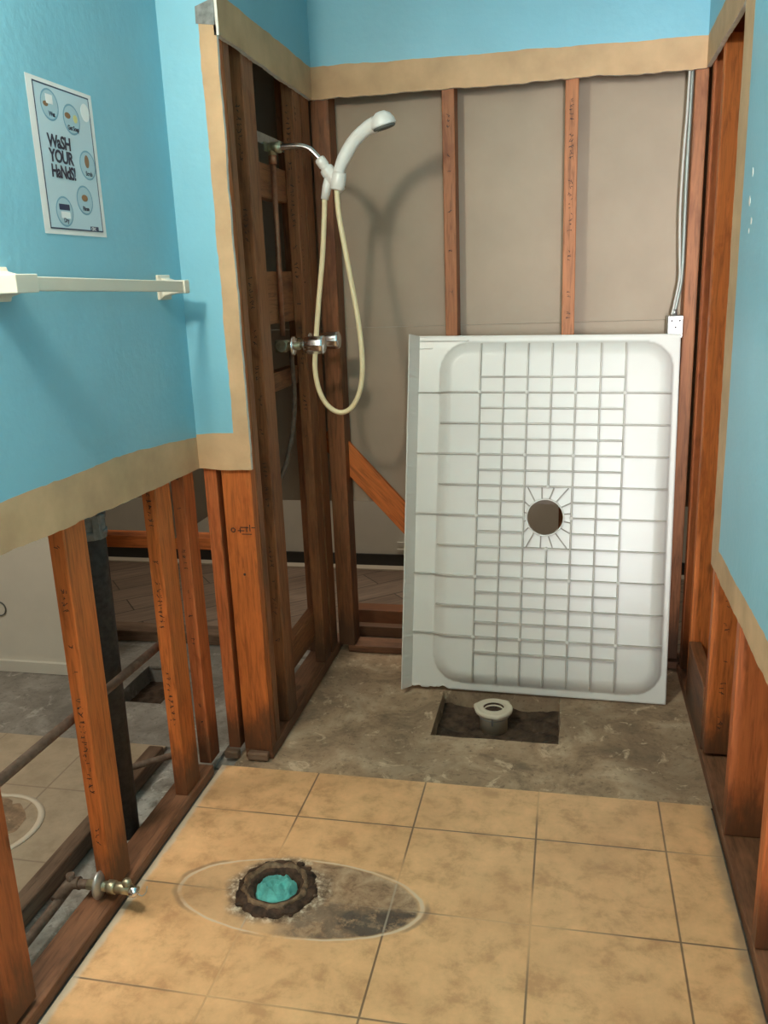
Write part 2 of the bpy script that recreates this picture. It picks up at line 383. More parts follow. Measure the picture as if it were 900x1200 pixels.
def concrete_floor():
    """alcove slab with a rough rectangular pit"""
    b = MB(); z = -.004; zb = -.11
    inner = loop2(('r', (px0, py0), (px1, py0), .006), ('r', (px1, py0), (px1, py1), .007), ('r', (px1, py1), (px0, py1), .005), ('r', (px0, py1), (px0, py0), .003))
    X0, X1, Y0, Y1 = -.99, .56, 2.196, 3.2
    def outer(p):
        cx, cy = (px0+px1)/2, (py0+py1)/2; d = p-Vector((cx, cy)); hx, hy = (px1-px0)/2, (py1-py0)/2
        if abs(d.x)/hx > abs(d.y)/hy:
            return Vector((X1 if d.x > 0 else X0, Y0+(Y1-Y0)*min(1, max(0, (p.y-py0)/(py1-py0)))))
        return Vector((X0+(X1-X0)*min(1, max(0, (p.x-px0)/(px1-px0))), Y1 if d.y > 0 else Y0))
    n = len(inner); A = [b.b.verts.new((p.x, p.y, z)) for p in inner]; B = [b.b.verts.new((*outer(p), z)) for p in inner]
    C = [b.b.verts.new((p.x+(.004 if p.x < (px0+px1)/2 else -.004), p.y, zb)) for p in inner]
    for i in range(n):
        j = (i+1) % n
        if (B[i].co-B[j].co).length > 1e-6: b.b.faces.new([A[i], B[i], B[j], A[j]])
        b.b.faces.new([A[i], A[j], C[j], C[i]])
    for (cx_, cy_) in ((X0, Y0), (X1, Y0), (X1, Y1), (X0, Y1)):
        # corner fill
        best = sorted(range(n), key=lambda i: (B[i].co.xy-Vector((cx_, cy_))).length)[:1]
        i = best[0]
        for j in ((i+1) % n, (i-1) % n):
            if (B[j].co.x != B[i].co.x) and (B[j].co.y != B[i].co.y):
                b.b.faces.new([B[i], b.b.verts.new((cx_, cy_, z)), B[j]])
    return struct(b.build('floor', M['conc']))
concrete_floor()
slab('floor', M['conc_grey'], [(-3.2, 1.2, -1.2, 2.2), (-3.2, -.985, 2.19, 2.55), (.5, 1.2, 2.19, 3.3), (-1.395, -.985, 2.55, 3.3), (-3.2, -1.595, 2.55, 3.3), (-1.6, -1.39, 2.845, 3.3)], -.0125, .11)
slab('floor', M['dirt'], [(-3.2, 1.2, -1.2, 4.4)], -.125, .05)
slab('floor', M['conc_white'], [(-1.215, -1.05, -1, 3.0)], -.002, .01)
slab('floor', M['tile_adj'], [(-3.0, -1.25, -1, 2.28)], 0, .01)
slab('floor', M['conc_grey'], [(-3.0, -1.59, 2.28, 3.2), (-1.59, -1.40, 2.28, 2.55), (-1.59, -1.40, 2.84, 3.2), (-1.40, -1.215, 2.28, 3.2), (-1.215, -.985, 3.0, 3.2)], -.002, .01)
slab('floor', M['planks'], [(-3.2, 1.2, 3.16, 4.3)], -.001, .02)
# pit soil
def soil(name, x0, x1, y0, y1, z, amp, seed, label):
    b = MB(); nx, ny = 40, 32; g = []
    for j in range(ny+1):
        row = []
        for i in range(nx+1):
            x, y = x0+(x1-x0)*i/nx, y0+(y1-y0)*j/ny
            e = min(i, nx-i, j, ny-j)/6
            row.append(b.b.verts.new((x, y, z+amp*(noise.noise(Vector((x*12, y*12, seed)))+.5*noise.noise(Vector((x*45, y*45, seed))))+amp*.8*max(0, 1-e))))
        g.append(row)
    for j in range(ny):
        for i in range(nx): b.b.faces.new([g[j][i], g[j][i+1], g[j+1][i+1], g[j+1][i]])
    return tag(b.build(name, M['dirt']), label, 'soil', kind='stuff')
soil('soil', px0-.005, px1+.005, py0-.01, py1+.01, -.07, .014, 3., 'dark damp soil in the rectangular pit around the white drain pipe')
soil('soil', -1.6, -1.39, 2.54, 2.85, -.08, .012, 8., 'dark soil in the small square hole beyond the left studs')

# ------------------------------------------------------------------ walls (drywall with torn edges)
def plane_x(x): return lambda p: (x, p[0], p[1])
def plane_y(y): return lambda p: (p[0], y, p[1])
def wall(name, polys, fr, off, mats):
    b = MB()
    for (poly, mi) in polys: b.prism([fr(p) for p in poly], off, mi, mi if mi > 1 else 2)
    o = b.build(name, mats); return struct(o)
DM = [M['blue'], M['paper'], M['gypsum']]
# left wall: blue above, brown torn paper band, cut edge at z .935
zc0, zb0 = .928, 1.022
blueL = loop2((-1, H), (-1, 1.06), ('r', (-1, 1.06), (1.45, 1.053), .006), ('r', (1.45, 1.053), (1.9, 1.045), .006), ('r', (1.9, 1.045), (YN, zb0-.008), .004), (YN, H))
bandL = loop2((-1, .95), ('r', (-1, .95), (1.35, .957), .006), ('r', (1.35, .957), (1.75, .938), .007), ('r', (1.75, .938), (YN, .925), .004), (YN, zb0-.008),
              ('r', (YN, zb0-.008), (1.9, 1.045), .004), ('r', (1.9, 1.045), (1.45, 1.053), .006), ('r', (1.45, 1.053), (-1, 1.06), .006))
def fixrev(poly): return poly
def rrev(p, q, amp): return ('rr', q, p, amp)
_old_loop2 = loop2
def loop2(*segs):
    out = []
    for s_ in segs:
        if s_[0] == 'r': ps = rough(*s_[1:]) + [Vector(s_[2])]
        elif s_[0] == 'rr': ps = (rough(*s_[1:]) + [Vector(s_[2])])[::-1]
        else: ps = [Vector(s_)]
        for p in ps:
            if not out or (out[-1]-p).length > 1e-5: out.append(p)
    if (out[0]-out[-1]).length < 1e-5: out.pop()
    return out
bandL = loop2((-1, .95), ('r', (-1, .95), (1.35, .957), .006), ('r', (1.35, .957), (1.75, .938), .007), ('r', (1.75, .938), (YN, .925), .004), (YN, zb0-.008),
              ('rr', (1.9, 1.045), (YN, zb0-.008), .004), ('rr', (1.45, 1.053), (1.9, 1.045), .006), ('rr', (-1, 1.06), (1.45, 1.053), .006))
wall('wall_left', [(blueL, 0), (bandL, 1)], plane_x(XL), (-.0127, 0, 0), DM)
# nib (faces camera): blue, vertical paper strip at its right, paper band at its foot
xe, xs = -.872, -.912
blueN = loop2((XL, H), (XL, zb0), ('r', (XL, zb0), (xs-.002, zb0+.004), .005), ('r', (xs-.002, zb0+.004), (xs-.004, 2.085), .005), (xe, 2.085), (xe, 2.106), (XA, 2.106), (XA, H))
paperN = loop2((XL, zc0-.003), ('r', (XL, zc0-.003), (xe+.003, .921), .005), ('r', (xe+.003, .921), (xe, 2.085), .004), (xs-.004, 2.085), ('rr', (xs-.002, zb0+.004), (xs-.004, 2.085), .005),
               ('rr', (XL, zb0), (xs-.002, zb0+.004), .005))
wall('wall_nib', [(blueN, 0), (paperN, 1)], plane_y(YN), (0, .0127, 0), DM)
# alcove left, back and right above the cut
zt, zu = 2.012, 2.112
bl = loop2((YN, H), (YN, zu+.01), ('r', (YN, zu+.01), (YB, zu), .005), (YB, H))
pl = loop2((YN, zt+.01), ('r', (YN, zt+.01), (YB, zt), .006), (YB, zu), ('rr', (YN, zu+.01), (YB, zu), .005))
wall('wall_alcove_left', [(bl, 0), (pl, 1)], plane_x(XA), (-.0127, 0, 0), DM)
bb = loop2((XA, H), (XA, zu), ('r', (XA, zu), (XR, zu-.012), .005), (XR, H))
pb = loop2((XA, zt), ('r', (XA, zt), (XR, zt-.002), .007), (XR, zu-.012), ('rr', (XA, zu), (XR, zu-.012), .005))
wall('wall_back', [(bb, 0), (pb, 1)], plane_y(YB), (0, .0127, 0), DM)
# right wall: upper band runs from the back corner to the vertical torn edge, then down, then along the foot
ye, yi = 2.425, 2.30
br_ = loop2((YB, H), (YB, zu-.012), ('r', (YB, zu-.012), (yi, zu+.03), .005), ('r', (yi, zu+.03), (yi, .70), .006), ('r', (yi, .70), (-1, .735), .006), (-1, H))
pr = loop2((YB, zt), ('r', (YB, zt), (2.46, zt+.015), .006), (ye, 2.04), ('r', (ye, 2.04), (ye-.02, .63), .009), ('r', (ye-.02, .63), (-1, .62), .008), (-1, .735),
           ('rr', (yi, .70), (-1, .735), .006), ('rr', (yi, zu+.03), (yi, .70), .006), ('rr', (YB, zu-.012), (yi, zu+.03), .005))
wall('wall_right', [(br_, 0), (pr, 1)], plane_x(XR), (.0127, 0, 0), DM)
# backs of the neighbours' drywall
b = MB(); b.box(-3.2, 1.2, 3.152, 3.165, 1.255, 2.6); b.box(-3.2, 1.2, 3.153, 3.166, .595, 1.2538); struct(b.build('wall_back_sheet', M['sheet']))
b = MB(); b.box(.50, .513, -1, 3.152, 0, 2.6); struct(b.build('wall_right_sheet', M['sheet']))
b = MB(); b.box(-1.22, -1.207, 2.29, 3.152, .66, 2.6); b.box(-1.26, -1.247, -1, 2.29, .98, 2.6); struct(b.build('wall_left_sheet', M['sheet']))
# outer shell
b = MB(); b.box(-3.2, 1.2, -1.2, 4.4, H, H+.05); struct(b.build('ceiling', M['ceil']))
b = MB(); b.box(-1.3, .5, -1.05, -1, 0, H); struct(b.build('wall_front', M['offwhite']))
b = MB(); b.box(-3.2, -1.3, -1.05, -1, 0, H); b.box(-3.05, -3.0, -1, 4.3, 0, H); b.box(-3.0, -1.80, 2.73, 2.76, 0.012, H)
struct(b.build('wall_adjacent', M['offwhite']))
b = MB(); b.box(-3.2, 1.2, 4.11, 4.16, 0, H); b.box(1.15, 1.2, 3.1, 4.1, 0, H); struct(b.build('wall_far', M['offwhite']))
b = MB(); b.box(-3.2, 1.2, 4.098, 4.11, 0, .066); struct(b.build('baseboard_far', M['black']))
b = MB(); b.box(-3.2, 1.2, 4.04, 4.098, 0, .008); struct(b.build('trim_1', M['threshold']))
b = MB(); b.box(-3.0, -1.80, 2.715, 2.73, 0.0, .045); struct(b.build('baseboard_adjacent', M['offwhite']))
b = MB(); b.box(-.84, .5, 4.09, 4.1, .09, .1); b.box(-.84, .5, 4.095, 4.104, .13, .135); struct(b.build('trim_2', M['offwhite']))

# ------------------------------------------------------------------ left wall lumber
G1 = 'studs of the cut-open left wall'
def st(x, y, z, label, mt='fir', group=None, name='wall_stud'):
    return board(name, x, y, z, 'z', M[mt], label, group)
s = st((XLs-.038, XLs), (1.165, 1.254), (.042, 2.4), 'orange fir stud cut by the bottom left corner of the photo, nearest in left wall', 'fir_red', G1)
s = st((XLs-.038, XLs), (1.565, 1.652), (.042, 2.4), 'orange fir stud in left wall behind the brass supply valve', 'fir', G1)
ink(s, 'y', (.038, .087), -1.05, -.25, .016, 0, 1)
s = st((XLs-.038, XLs), (1.985, 2.073), (.03, 2.4), 'orange fir stud standing alone midway between the valve stud and the wall corner', 'fir', G1)
ink(s, 'y', (.038, .088), -1.05, -.3, .016, 0, 2)
s = st((XLs-.038, XLs), (2.155, 2.222), (.03, 2.4), 'last fir stud of the left wall, close beside the inner corner', 'fir_red', G1)
ink(s, 'y', (.038, .067), -1.05, -.3, .014, 0, 3)
s = st((-1.020, -.982), (YN+.0135, YN+.10), (.03, 2.4), 'narrow fir stud edge under the nib, left of the dark gap', 'fir_red', 'studs of the short nib wall')
s = st((-.967, -.878), (YN+.0135, YN+.0515), (.03, 2.4), 'wide bright orange fir stud on the nib corner with a round black stamp', 'fir', 'studs of the short nib wall')
b = MB()
for k in range(10):     # smudged stamp
    a = k*.63; b.prism([(-.022+.008*math.cos(a), -.0195, -.475+.008*math.sin(a)), (-.022+.008*math.cos(a+.5), -.0195, -.475+.008*math.sin(a+.5)), (-.022+.004*math.cos(a+.5), -.0195, -.475+.004*math.sin(a+.5)), (-.022+.004*math.cos(a), -.0195, -.475+.004*math.sin(a))], (0, -.0002, 0))
for (x_, z_, w_, h_) in ((-.008, -.478, .02, .003), (.0, -.468, .026, .003), (.004, -.488, .03, .0025), (.018, -.48, .003, .016), (.028, -.478, .003, .02), (.034, -.468, .012, .003), (-.002, -.483, .003, .014)):
    b.box(x_, x_+w_, -.0197, -.0195, z_+.0, z_+h_)
o = b.build('grade_stamp', M['ink'], s); o['label'] = 'black smudged lumber stamp'
b = MB(); b.lathe([(.004, 0), (.004, .0003)], (.002, -.0194, -.61), (0, -1, 0), 12); o = b.build('nail_hole', M['ink'], s)
PL = 'bottom plates on the slab'
board('bottom_plate', (-1.108, -1.029), (-1, 2.15), (0, .03), 'y', M['plate'], 'weathered brown bottom plate under the left wall studs, edging the tile', PL, cat='bottom plate')
board('bottom_plate', (-1.262, -1.213), (-1, 2.2), (0.001, .05), 'y', M['plate_grey'], 'rough dark plate on far side of the pipe chase in left wall', PL, cat='bottom plate', bev=.006)
board('wood_scrap', (-1.03, -.985), (2.235, 2.262), (0.001, .026), 'x', M['plate_grey'], 'short dark wood block on the floor under the nib, left one', 'blocks under the nib', cat='wood block', bev=.004)
board('wood_scrap', (-.955, -.888), (2.235, 2.262), (0.001, .026), 'x', M['plate_grey'], 'short dark wood block on the floor under the nib, at the corner', 'blocks under the nib', cat='wood block', bev=.004)

# ------------------------------------------------------------------ alcove left lumber
G2 = 'studs of the shower plumbing wall'
s = st((XAs-.089, XAs), (2.2935, 2.334), (.042, 2.4), 'brown fir stud forming the corner of the plumbing wall beside the torn nib edge', 'fir_dark', G2)
s = st((XAs-.038, XAs), (2.42, 2.51), (.042, 2.4), 'brown fir stud in plumbing wall just left of the valve bay, ink printed', 'fir_dark', G2)
ink(s, 'y', (.038, .09), -.9, 1.1, .016, 0, 5)
s = st((XAs-.038, XAs), (2.865, 2.945), (.042, 2.4), 'brown fir stud right of the valve bay with ink lettering along it', 'fir_dark', G2)
ink(s, 'y', (.038, .08), -.4, 1.1, .016, 0, 6); ink(s, 'x', (.038, .08), .2, 1.1, .02, -.02, 7, .6)
s = st((XAs-.089, XAs), (2.958, 3.045), (.042, 2.4), 'brown fir stud deepest in plumbing wall, in the left back corner of the alcove', 'fir_dark', G2)
board('bottom_plate', (XAs-.09, XAs), (2.256, 3.15), (0, .04), 'y', M['plate'], 'dark damp bottom plate along left side of the shower alcove', PL, cat='bottom plate')
BK = 'blocking between the plumbing wall studs'
for (z0, z1, lb) in ((1.675, 1.775, 'short fir block high in valve bay, just below the shower arm'), (1.30, 1.46, 'fir block in valve bay just above the shower valve'), (1.09, 1.15, 'fir block in valve bay just below the shower valve')):
    board('blocking', (XAs-.075, XAs-.037), (2.512, 2.863), (z0, z1), 'y', M['fir_dark'], lb, BK, cat='wood block')
board('blocking', (XAs-.076, XAs-.039), (2.336, 2.956), (.13, .235), 'y', M['fir_dark'], 'low horizontal fir rail near the floor in the plumbing wall', BK, cat='wood block')
b = MB(); b.box(XAs-.0405, XAs-.0385, 2.43, 2.94, 1.83, 1.86)
tag(b.build('metal_strap', M['galv']), 'galvanised metal strap crossing the bay behind the shower arm', 'metal strap')

# ------------------------------------------------------------------ back wall lumber
G3 = 'studs of the alcove back wall'
s = st((-.875, -.812), (YBs, YBs+.089), (.03, 2.4), 'dark fir stud at left end of the back wall, in the corner', 'fir_dark', G3)
s = st((-.428, -.386), (YBs, YBs+.089), (.042, 2.4), 'left one of two orange fir studs rising behind the white pan on back wall', 'fir_brown', G3)
ink(s, 'y', (.042, .089), .1, .75, .014, 0, 9, .5)
s = st((-.031, .011), (YBs, YBs+.089), (.042, 2.4), 'right one of two orange fir studs rising behind the white pan on back wall', 'fir_brown', G3)
ink(s, 'y', (.042, .089), .05, .75, .016, 0, 10)
s = st((.362, .402), (YBs, YBs+.089), (.042, 2.4), 'orange fir stud in the right back corner, beside the grey cable', 'fir_brown', G3)
board('bottom_plate', (-3.0, -.97), (3.055, 3.15), (0, .045), 'x', M['plate_grey'], 'pale topped bottom plate beyond the left studs, before the dark plank floor', PL, cat='bottom plate')
board('bottom_plate', (-.84, .5), (3.064, 3.15), (0.0, .028), 'x', M['plate'], 'dark bottom plate across the back wall behind the white pan', PL, cat='bottom plate')
board('bottom_plate', (-.84, .3), (3.22, 3.262), (0, .045), 'x', M['fir_dark'], 'lower of two wood rails seen through the opening left of the pan', PL, cat='bottom plate')
board('bottom_plate', (-.93, .3), (3.36, 3.44), (0, .06), 'x', M['fir'], 'farther of two wood rails seen through the opening left of the pan', PL, cat='bottom plate')
board('blocking', (-2.6, -1.25), (3.07, 3.15), (.405, .455), 'x', M['fir'], 'horizontal wood block under the brown sheet, seen between left wall studs', None, cat='wood block')
# let-in brace
b = MB(); b.box(-.045, .045, -.009, .009, -.45, .45); o = b.build('diagonal_brace', M['fir'], bevel=.002)
o.location = (-.60, 3.10+.02, .535); o.rotation_euler = (0, R(180-42), 0)
tag(o, 'orange diagonal brace board slanting down behind the left edge of the white pan', 'brace')

# ------------------------------------------------------------------ right wall lumber
G4 = 'studs of the cut-open right wall'
s = st((XRs, XRs+.089), (2.975, 3.013), (.042, 2.4), 'dark fir stud deepest in the right wall, beside the back corner', 'fir_red', G4)
s = st((XRs, XRs+.089), (2.785, 2.823), (.042, 2.045), 'tall bright orange fir stud in right wall with a small dark knot low down', 'fir', G4)
s = st((XRs, XRs+.089), (2.405, 2.443), (.042, 2.4), 'fir stud printed with ink, below the corner of right drywall', 'fir', G4)
ink(s, 'y', (.089, .038), -1.1, -.6, .018, -.005, 12)
s = st((XRs, XRs+.089), (2.03, 2.068), (.03, 2.4), 'wide orange fir stud under the right drywall band, second from the front', 'fir_red', G4)
s = st((XRs, XRs+.089), (1.64, 1.678), (.03, 2.4), 'orange fir stud at the right edge of the photo, nearest in right wall', 'fir_red', G4)
board('bottom_plate', (XRs-.002, XRs+.09), (-1, 3.05), (-.01, .028), 'y', M['plate'], 'dark red brown bottom plate under the right wall studs', PL, cat='bottom plate')
board('blocking', (XRs-.004, XRs+.034), (2.447, 2.78), (.03, .235), 'y', M['fir_dark'], 'wide dark wood block low between right wall studs beside the pan', None, cat='wood block')

# ------------------------------------------------------------------ pipes in the chase
b = MB(); b.tube([(-1.152, 1.838, 0), (-1.15, 1.85, .80), (-1.15, 1.86, 2.4)], .034, 20)
sp_ = b.build('vent_stack', M['iron']); tag(sp_, 'black cast iron vent stack standing behind the left wall studs', 'pipe')
b = MB()
for z in (.845, .885): b.lathe([(.0345, 0), (.040, 0), (.040, .012), (.0345, .012)], (-1.15, 1.85, z), (0, 0, 1), 24, closed=True)
b.lathe([(.0343, 0), (.037, 0), (.037, .075), (.0343, .075)], (-1.15, 1.85, .835), (0, 0, 1), 24, closed=True)
b.box(-1.122, -1.105, 1.815, 1.828, .84, .90)
b.build('coupling_band', M['bead'], sp_)
b = MB(); b.tube([(-1.095, .4, .515), (-1.095, 2.12, .47)], .0115, 12)
tag(b.build('water_pipe', M['oldpipe']), 'long brown pipe running through the left wall at knee height', 'pipe')
b = MB(); b.tube([(-1.20, 1.935, .13), (-1.09, 2.03, .13), (-1.09, 2.15, .13)], .0095, 12)
tag(b.build('water_pipe', M['oldpipe']), 'short thin dark pipe behind the middle stud, low near the plate', 'pipe')
b = MB(); b.tube([(-1.15, .7, .03), (-1.15, 1.50, .045), (-1.147, 1.54, .052), (-1.14, 1.553, .06), (-1.12, 1.556, .064), (-1.09, 1.556, .066)], .0115, 12)
b.tube([(-1.155, 1.51, .046), (-1.143, 1.556, .062), (-1.118, 1.557, .065)], .0155, 12)
b.tube([(-1.14, 1.556, .06), (-1.14, 1.556, .088)], .010, 10)
tag(b.build('supply_pipe', M['oldpipe']), 'crusty brown supply pipe lying in chase and turning into the brass valve', 'pipe')
vt = empty('stop_valve', (-1.02, 1.556, .066), 'tarnished brass angle stop valve with oval handle, poking out over the tile', 'valve')
b = MB(); b.tube([(-1.095, 1.556, .066), (-1.045, 1.556, .066)], .0125, 16); b.lathe([(.0165, 0), (.0165, .02)], (-1.043, 1.556, .066), (1, 0, 0), 6)
b.tube([(-1.03, 1.556, .066), (-.985, 1.556, .066)], .0135, 16); b.tube([(-.99, 1.556, .066), (-.968, 1.556, .064)], .010, 12)
b.build('valve_body', M['brass'], vt)
b = MB(); b.lathe([(0, .007), (.012, .0095), (.024, .0085), (.034, .004), (.036, 0), (.034, -.003), (.012, -.001), (0, -.001)], (-1.064, 1.552, .07), (1, 0, 0), 32, lobes=lambda a, q, h: 1-.18*abs(math.cos(a)) )
b.build('escutcheon', M['galv'], vt)
b = MB(); b.lathe([(.011, 0), (.0115, .004), (.009, .014), (0, .016)], (-.993, 1.556, .077), (0, 0, 1), 16); b.build('valve_stem', M['brass'], vt)
b = MB(); b.lathe([(.0125, 0), (.0125, .006), (.0075, .006), (.0075, .013), (0, .013)], (-.975, 1.549, .066), (.6, -.8, .1), 16); b.build('outlet', M['chrome'], vt)
b = MB(); b.tube(catmull([(-.968, 1.553, .062), (-.955, 1.548, .058), (-.944, 1.55, .066), (-.94, 1.553, .082)], 4), .0015, 6); b.build('wire', M['galv'], vt)

# ------------------------------------------------------------------ shower plumbing
YS = 2.70
b = MB(); b.tube([(-.900, YS, 1.80), (-.902, YS, 1.5), (-.905, YS, 1.26)], .0085, 12); b.lathe([(.0125, 0), (.0125, .03)], (-.900, YS, 1.775), (0, 0, 1), 14)
tag(b.build('riser_pipe', M['copper']), 'thin copper riser pipe between shower valve and shower arm', 'pipe')
arm = empty('shower_arm', (-.93, YS, 1.82), 'tarnished chrome shower arm stub coming out of the open wall bay', 'shower arm')
b = MB(); b.tube([(-.900, YS, 1.80), (-.900, YS, 1.835)], .014, 14); b.tube([(-.900, YS, 1.822), (-.872, YS, 1.822)], .0165, 14)
b.box(-.913, -.909, YS-.04, YS+.04, 1.81, 1.836); b.build('drop_ear', M['brass'], arm)
b = MB(); b.tube(catmull([(-.885, YS, 1.822), (-.86, YS, 1.822), (-.815, YS, 1.821), (-.785, YS, 1.812), (-.765, YS, 1.795), (-.745, YS, 1.772)], 6), .0095, 14); b.build('arm_tube', M['chrome'], arm)
hs = empty('hand_shower', (-.70, YS, 1.70), 'white handheld shower with curved handle and cream hose hanging from the arm', 'shower head')
d = Vector((.05, 0, -.075)).normalized()
b = MB(); p = Vector((-.752, YS, 1.782))
b.lathe([(.0145, 0), (.0165, .004), (.0165, .024), (.0145, .026), (.0145, .032), (.020, .034), (.022, .04), (.022, .052), (.019, .056), (.019, .060), (.021, .062), (.021, .078), (.016, .084), (.014, .115)], p, d, 24)
b.build('swivel_connector', M['plastic'], hs)
b = MB(); b.tube([(-.722, YS, 1.735), (-.733, YS, 1.70), (-.742, YS, 1.665)], [.014, .0145, .012], 18)     # diverter outlet
b.tube([(-.722, YS, 1.732), (-.695, YS-.008, 1.712)], .017, 16)
b.lathe([(.015, 0), (.021, .004), (.022, .02), (.0215, .045), (.019, .052)], (-.700, YS-.012, 1.688), (.25, 0, 1), 24)
b.build('holder', M['plastic'], hs)
b = MB(); hp = catmull([(-.702, YS-.012, 1.70), (-.690, YS-.012, 1.742), (-.668, YS-.012, 1.785), (-.636, YS-.015, 1.825), (-.598, YS-.02, 1.852), (-.570, YS-.024, 1.862)], 8)
b.tube(hp, [.0135+.006*min(1, i/14) + .004*max(0, (i-30)/10) for i in range(len(hp))], 20); b.build('handle', M['plastic'], hs)
b = MB(); hn = Vector((.25, .10, -.96)).normalized(); hc = Vector((-.548, YS-.028, 1.868))
b.lathe([(0, -.016), (.014, -.014), (.028, -.004), (.036, .010), (.038, .022), (.037, .026), (0, .026)], hc-hn*.012, hn, 32); b.build('head', M['plastic'], hs)
b = MB(); b.lathe([(.033, 0), (.034, .004), (.030, .007), (0, .007)], hc+hn*.0142, hn, 32); b.build('spray_face', M['grate'], hs)
b = MB()
b.tube(catmull([(-.742, YS, 1.668), (-.748, YS, 1.60), (-.760, YS, 1.49), (-.778, YS-.005, 1.36), (-.795, YS-.01, 1.22), (-.800, YS-.012, 1.15), (-.790, YS-.012, 1.085), (-.765, YS-.01, 1.036), (-.725, YS-.01, 1.013), (-.685, YS-.01, 1.03), (-.655, YS-.012, 1.085), (-.643, YS-.014, 1.165), (-.648, YS-.014, 1.28), (-.664, YS-.014, 1.40), (-.684, YS-.013, 1.53), (-.697, YS-.012, 1.62), (-.700, YS-.012, 1.695)], 10), .0082, 14)
b.build('hose', M['hose'], hs)
sv = empty('shower_valve', (-.90, 2.78, 1.225), 'two-handle chrome shower valve sticking out of the plumbing wall', 'shower valve')
b = MB(); b.tube([(-.90, 2.66, 1.23), (-.90, 2.855, 1.225)], .018, 16)
for y in (2.69, 2.88): b.tube([(-.905, y, 1.228), (-.845, y, 1.228)], .013, 14); b.lathe([(.022, 0), (.022, .03)], (-.925, y, 1.228), (1, 0, 0), 6)
b.build('valve_body', M['brass'], sv)
for y in (2.69, 2.88):
    b = MB(); b.lathe([(.014, 0), (.030, .001), (.032, .004), (.028, .009), (.014, .012)], (-.872, y, 1.228), (1, 0, 0), 32); b.build('escutcheon', M['chrome'], sv)
    b = MB(); b.lathe([(.008, 0), (.009, .012), (.020, .016), (.026, .022), (.028, .04), (.0295, .072), (.028, .080), (.022, .084), (0, .085)], (-.848, y, 1.230), (1, 0, 0), 48,
                      lobes=lambda a, q, h: 1+.035*math.cos(10*a) if q > .016 else 1)
    b.build('handle', M['chrome'], sv)
b = MB(); b.tube(catmull([(-.90, 2.76, 1.21), (-.90, 2.765, 1.14), (-.90, 2.765, 1.05), (-.905, 2.74, .95), (-.92, 2.70, .85), (-.94, 2.66, .78)], 6), .008, 12)
tag(b.build('flexible_tube', M['oldpipe']), 'thin grey tube curving down inside the bay below shower valve', 'pipe')

# ------------------------------------------------------------------ shower pan leaning on the back wall
U = Vector((.99988588, .00111659, -.01506561)); V = Vector((.01450291, .20822814, .97797275)).normalized(); Wn = Vector((.00422908, -.97807965, .20818818)).normalized()
O = Vector((.33704211, 2.77703102, 0))-.9*U
pan = empty('shower_pan', tuple(O+U*.45), 'white plastic shower pan leaning upside-out against back wall, grid of ribs and round hole', 'shower pan')
W_, L_ = .9, 1.24
r0_, r1_, q0_, q1_, rc = .108, .880, .030, 1.216, .095
def sdf(a, c):
    cx, cy = (r0_+r1_)/2, (q0_+q1_)/2; hx, hy = (r1_-r0_)/2-rc, (q1_-q0_)/2-rc
    dx, dy = abs(a-cx)-hx, abs(c-cy)-hy
    return rc-(math.hypot(max(dx, 0), max(dy, 0))+min(max(dx, dy), 0))
Hb = .030
def surf(a, c):
    d_ = sdf(a, c)
    if d_ <= 0: return 0.
    t = min(1, d_/.045); return .006+(Hb-.006)*math.sin(t*math.pi/2)**.9 if t < 1 else Hb
def P(a, c, h): return O+U*a+V*c+Wn*h
hcx, hcy, hr = .480, .623, .0605
def basin():
    b = MB(); nu, nv = 180, 248; g = {}
    for i in range(nu+1):
        for j in range(nv+1):
            a, c = .026+(W_-.026)*i/nu, L_*j/nv
            if c < .02 and .026 < a < .16: c = max(c, .004+.007*math.sin(a*60)+.005*math.sin(a*143))   # broken lower left rim
            d_ = math.hypot(a-hcx, c-hcy)
            if abs(d_-hr) < .0045 and d_ > 0: a, c = hcx+(a-hcx)*hr/d_, hcy+(c-hcy)*hr/d_; d_ = hr
            g[i, j] = (b.b.verts.new(P(a, c, surf(a, c))), d_)
    for i in range(nu):
        for j in range(nv):
            q = [g[i, j], g[i+1, j], g[i+1, j+1], g[i, j+1]]
            if sum(x[1] < hr-1e-6 for x in q) > 0 or sum(x[1] for x in q)/4 < hr: continue
            b.b.faces.new([x[0] for x in q]).smooth = True
    for x in list(b.b.verts):
        if not x.link_faces: b.b.verts.remove(x)
    o = b.build('basin', M['white'], pan, recalc=False)
    sm = o.modifiers.new('thickness', 'SOLIDIFY'); sm.thickness = .005; sm.offset = -1; return o
basin()
def rib(b, p, q, hgt=.012, wd=.005, n=None, top=None):
    """a rib following the surface from p to q (u, v)"""
    p, q = Vector(p), Vector(q); L = (q-p).length; n = n or max(2, int(L/.012)); d_ = (q-p)/L; nn = Vector((-d_.y, d_.x))*wd/2
    prev = None
    for i in range(n+1):
        c = p+d_*(L*i/n); h0 = surf(c.x, c.y); ht = top if top is not None else h0+hgt
        ring = [b.b.verts.new(P(*(c+nn*1.5), h0-.002)), b.b.verts.new(P(*(c+nn*.75), ht)), b.b.verts.new(P(*(c-nn*.75), ht)), b.b.verts.new(P(*(c-nn*1.5), h0-.002))]
        if prev:
            for k in range(3): b.b.faces.new([prev[k], prev[k+1], ring[k+1], ring[k]])
        else: b.b.faces.new(ring[::-1])
        prev = ring
    b.b.faces.new(prev)
us = [.247+.08*k for k in range(7)]; vs = [.622+.0529*k for k in range(-9, 10)]
b = MB()
for k, a in enumerate(us):
    if k == 3: rib(b, (a, q0_+.004), (a, vs[7])); rib(b, (a, vs[11]), (a, q1_-.004))
    else: rib(b, (a, q0_+.004), (a, q1_-.004))
